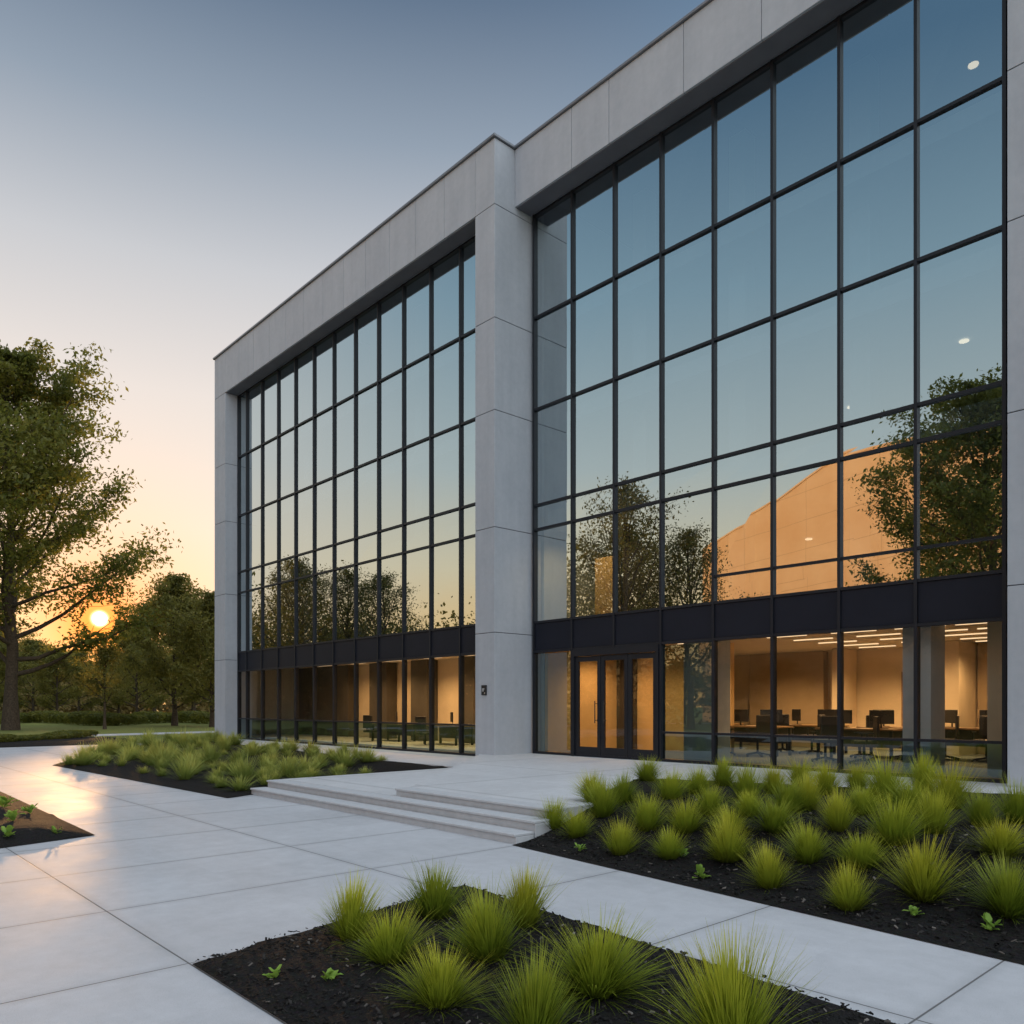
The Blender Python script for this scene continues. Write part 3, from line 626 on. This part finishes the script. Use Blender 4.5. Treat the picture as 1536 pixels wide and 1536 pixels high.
for k in range(12):
    a,b=XL[k],XL[k+1]
    for z0,z1 in ((3.87,6.35),(7.22,9.57),(9.57,12.03),(12.03,14.58)): pane(cwL,'window_pane',a,b,z0,z1,YL,M['glass'])
    pane(cwL,'transom_pane',a,b,6.35,7.22,YL,M['glass'])
    MB().box(a+.036,b-.036,YL-.03,YL+.05,3.116,3.834).build('spandrel_panel',M['spandrel'],cwL)
    pane(cwL,'storefront_pane',a,b,1.1,3.05,YL,M['glass_clear']); pane(cwL,'lower_pane',a,b,.3,1.1,YL,M['glass_low'])
# entrance doors
dz1=2.95; x0=XR[1]+.06; x1=XR[3]-.06
part(MB().box(x0-.02,x1+.02,YG-.10,YG+.1,dz1-.06,3.05).box(x0-.02,x0+.05,YG-.10,YG+.1,PZ,dz1-.062).box(x1-.05,x1+.02,YG-.10,YG+.1,PZ,dz1-.062),'door_frame',M['frame'])
wd=(x1-x0-.1)/3; dz1-=.06
for k in range(3):
    a=x0+.05+wd*k+.006; b=a+wd-.012
    f=MB().box(a,a+.105,YG-.05,YG+.02,PZ+.01,dz1-.01).box(b-.105,b,YG-.05,YG+.02,PZ+.01,dz1-.01).box(a+.105,b-.105,YG-.048,YG+.018,dz1-.14,dz1-.012).box(a+.105,b-.105,YG-.048,YG+.018,PZ+.012,PZ+.25)
    dr=part(f,'door',M['frame'],.004)
    mk('door_pane',[(a+.1,YG-.01,PZ+.2),(b-.1,YG-.01,PZ+.2),(b-.1,YG-.01,dz1-.1),(a+.1,YG-.01,dz1-.1)],[(0,1,2,3)],M['glass_clear'],dr)
    hx=[b-.12,a+.14,b-.05][k]
    if k<2:
        h=MB().tube((hx,YG-.12,PZ+.85),(hx,YG-.12,PZ+1.4),.014).tube((hx,YG-.12,PZ+.92),(hx,YG-.01,PZ+.92),.010).tube((hx,YG-.12,PZ+1.33),(hx,YG-.01,PZ+1.33),.010)
        h.build('handle',M['black'],dr)
pxx=-16.33+.38
ic=empty('door_intercom',(pxx,YF-.002,2.05),0,'small black square intercom plate on the central concrete pier','intercom')
MB().box(-.10,.10,-.03,0,-.13,.13).build('plate',M['black'],ic,None,.008)
MB().box(-.06,.02,-.034,-.0305,.0,.012).box(-.06,-.0,-.034,-.0305,-.03,-.018).box(-.06,.03,-.034,-.0305,.03,.04).build('marking',M['mark'],ic)
MB().tube((.045,-.03,-.08),(.045,-.04,-.08),.018,n=12).build('button',M['steel'],ic)
# ------------------------------------------------------------------ furniture inside
def desk0(label):
    o=empty('office_desk',(0,0,0),0,label,'desk','desks behind the right wing glass')
    MB().box(-.9,.9,-.4,.4,.71,.75).build('tabletop',M['wood'],o,None,.006)
    for sx in (-.84,.84):
        MB().box(sx-.03,sx+.03,-.36,-.30,0,.71).build('leg',M['black'],o); MB().box(sx-.03,sx+.03,.30,.36,0,.71).build('leg',M['black'],o)
    MB().box(-.8,.8,.28,.30,.3,.70).build('modesty_panel',M['wall_dark'],o); return o
def chair0(label):
    o=empty('office_chair',(0,0,0),0,label,'chair','chairs behind the right wing glass')
    MB().box(-.24,.24,-.24,.24,.43,.51).build('seat',M['black'],o,None,.03)
    MB().prism([(-.22,.22),(.22,.22),(.20,.28),(-.20,.28)],.58,1.04).build('backrest',M['black'],o,None,.02)
    MB().tube((0,0,.1),(0,0,.43),.03).tube((0,.2,.45),(0,.25,.7),.02).build('post',M['black'],o)
    b=MB()
    for k in range(5): b.tube((0,0,.1),(math.cos(k*1.2566)*.3,math.sin(k*1.2566)*.3,.05),.025,.018).tube((math.cos(k*1.2566)*.3-.02,math.sin(k*1.2566)*.3,.03),(math.cos(k*1.2566)*.3+.02,math.sin(k*1.2566)*.3,.03),.03)
    b.build('base',M['black'],o)
    MB().box(-.29,-.25,-.15,.15,.66,.69).box(-.28,-.26,-.02,.02,.45,.66).build('armrest',M['black'],o); MB().box(.25,.29,-.15,.15,.66,.69).box(.26,.28,-.02,.02,.45,.66).build('armrest',M['black'],o); return o
def mon0(label):
    o=empty('computer_monitor',(0,0,0),0,label,'monitor','monitors on the desks')
    MB().box(-.27,.27,-.02,.02,.10,.42).build('screen',M['black'],o,None,.008)
    MB().box(-.02,.02,.02,.04,.01,.25).box(-.12,.12,-.08,.10,0,.012).build('stand',M['black'],o); return o
FZ=PZ+.013
D0=C0=M0=None; ordw=['first','second','third','fourth','fifth','sixth','seventh','eighth','ninth','tenth','eleventh','twelfth']
dk=[(1065,20.5),(1130,18.6),(1215,20.6),(1290,18.4),(1350,20.2),(1455,20.6)]
ci=mi=0
for i,(px,Yd) in enumerate(dk):
    a=(px-HX)/F; d=Yd/(FW[1]+a*RT[1]); X=(FW[0]+a*RT[0])*d
    lb='wooden office desk inside the right wing, %s from the left'%ordw[i]
    if D0 is None: D0=o=desk0(lb)
    else: o=copy_tree(D0); o['label']=lb
    o.location=(X,Yd,FZ)
    for s_ in (-.45,.45):
        lb='black monitor on a desk inside the right wing, %s from the left'%ordw[mi]; mi+=1
        if M0 is None: M0=m_=mon0(lb)
        else: m_=copy_tree(M0); m_['label']=lb
        m_.location=(X+s_,Yd+.1,FZ+.75); m_.rotation_euler=(0,0,s_*.9+.35*math.sin(i*2.3+s_))
        lb='black office chair at a desk inside the right wing, %s from the left'%ordw[ci]; ci+=1
        if C0 is None: C0=c_=chair0(lb)
        else: c_=copy_tree(C0); c_['label']=lb
        c_.location=(X+s_+.15*math.sin(i*3),Yd-.75-.2*math.cos(i*2+s_),FZ); c_.rotation_euler=(0,0,math.pi+s_*1.5+.5*i)
for i,(px,Yd) in enumerate([(590,16.4),(672,16.2)]):
    a=(px-HX)/F; d=Yd/(FW[1]+a*RT[1]); X=(FW[0]+a*RT[0])*d; w_=['left','right'][i]
    o=copy_tree(D0); o.location=(X,Yd,.255); tag(o,'%s one of the two desks inside the left wing'%w_,group='desks behind the left wing glass')
    c_=copy_tree(C0); c_.location=(X-.3,Yd-.7,.255); c_.rotation_euler=(0,0,3.4); tag(c_,'black office chair at the %s desk inside the left wing'%w_,group='chairs behind the left wing glass')
    m_=copy_tree(M0); m_.location=(X+.2,Yd,1.005); tag(m_,'black monitor on the %s desk inside the left wing'%w_,group='monitors in the left wing')
# ------------------------------------------------------------------ sandstone neighbour (mirrored in the glass)
m,nt=newmat('sandstone'); v=objco(nt); n1=noise_(nt,.25,5,v)
c=ramp(nt,n1,[(.3,(.82,.50,.26)),(.7,(.94,.64,.38))]); s=N(nt,'ShaderNodeSeparateXYZ'); L(nt,v,s.inputs[0])
fx=math_(nt,'FRACT',math_(nt,'DIVIDE',s.outputs[0],4.2)); fz=math_(nt,'FRACT',math_(nt,'DIVIDE',s.outputs[2],2.6))
j=math_(nt,'MAXIMUM',math_(nt,'LESS_THAN',fx,.012),math_(nt,'LESS_THAN',fz,.02)); c=mixc(nt,j,c,(.6,.38,.21)); princ(nt,c,.85,0,n1,.1,.02,.2); M['sandstone']=m
nb=empty('sandstone_building',(-51,-45,0),math.atan2(14,34),'orange sunlit sandstone building mirrored in the right wing glass','building')
prof=[(0,0),(56,0),(56,20),(36,20.6),(30,21.6),(26,22.2),(22,22.6),(19,22.4),(16,21.7),(13,20.9),(10,20.4),(6,20.1),(3,19.6),(0,18.8)]
mb=MB(); n=len(prof); mb.v=[(x,0,z) for x,z in prof]+[(x,-14,z) for x,z in prof]
mb.f=[tuple(range(n-1,-1,-1)),tuple(range(n,2*n))]+[(k,(k+1)%n,n+(k+1)%n,n+k) for k in range(n)]
mb.build('wall',M['sandstone'],nb)
cp=MB()
for (xa,za),(xb,zb) in zip(prof[2:-1],prof[3:]): cp.prism([(xb,.06),(xa,.06),(xa,-.8),(xb,-.8)],[zb+.01,za+.01,za+.01,zb+.01],[zb+.18,za+.18,za+.18,zb+.18])
cp.build('coping',M['sandstone'],nb)
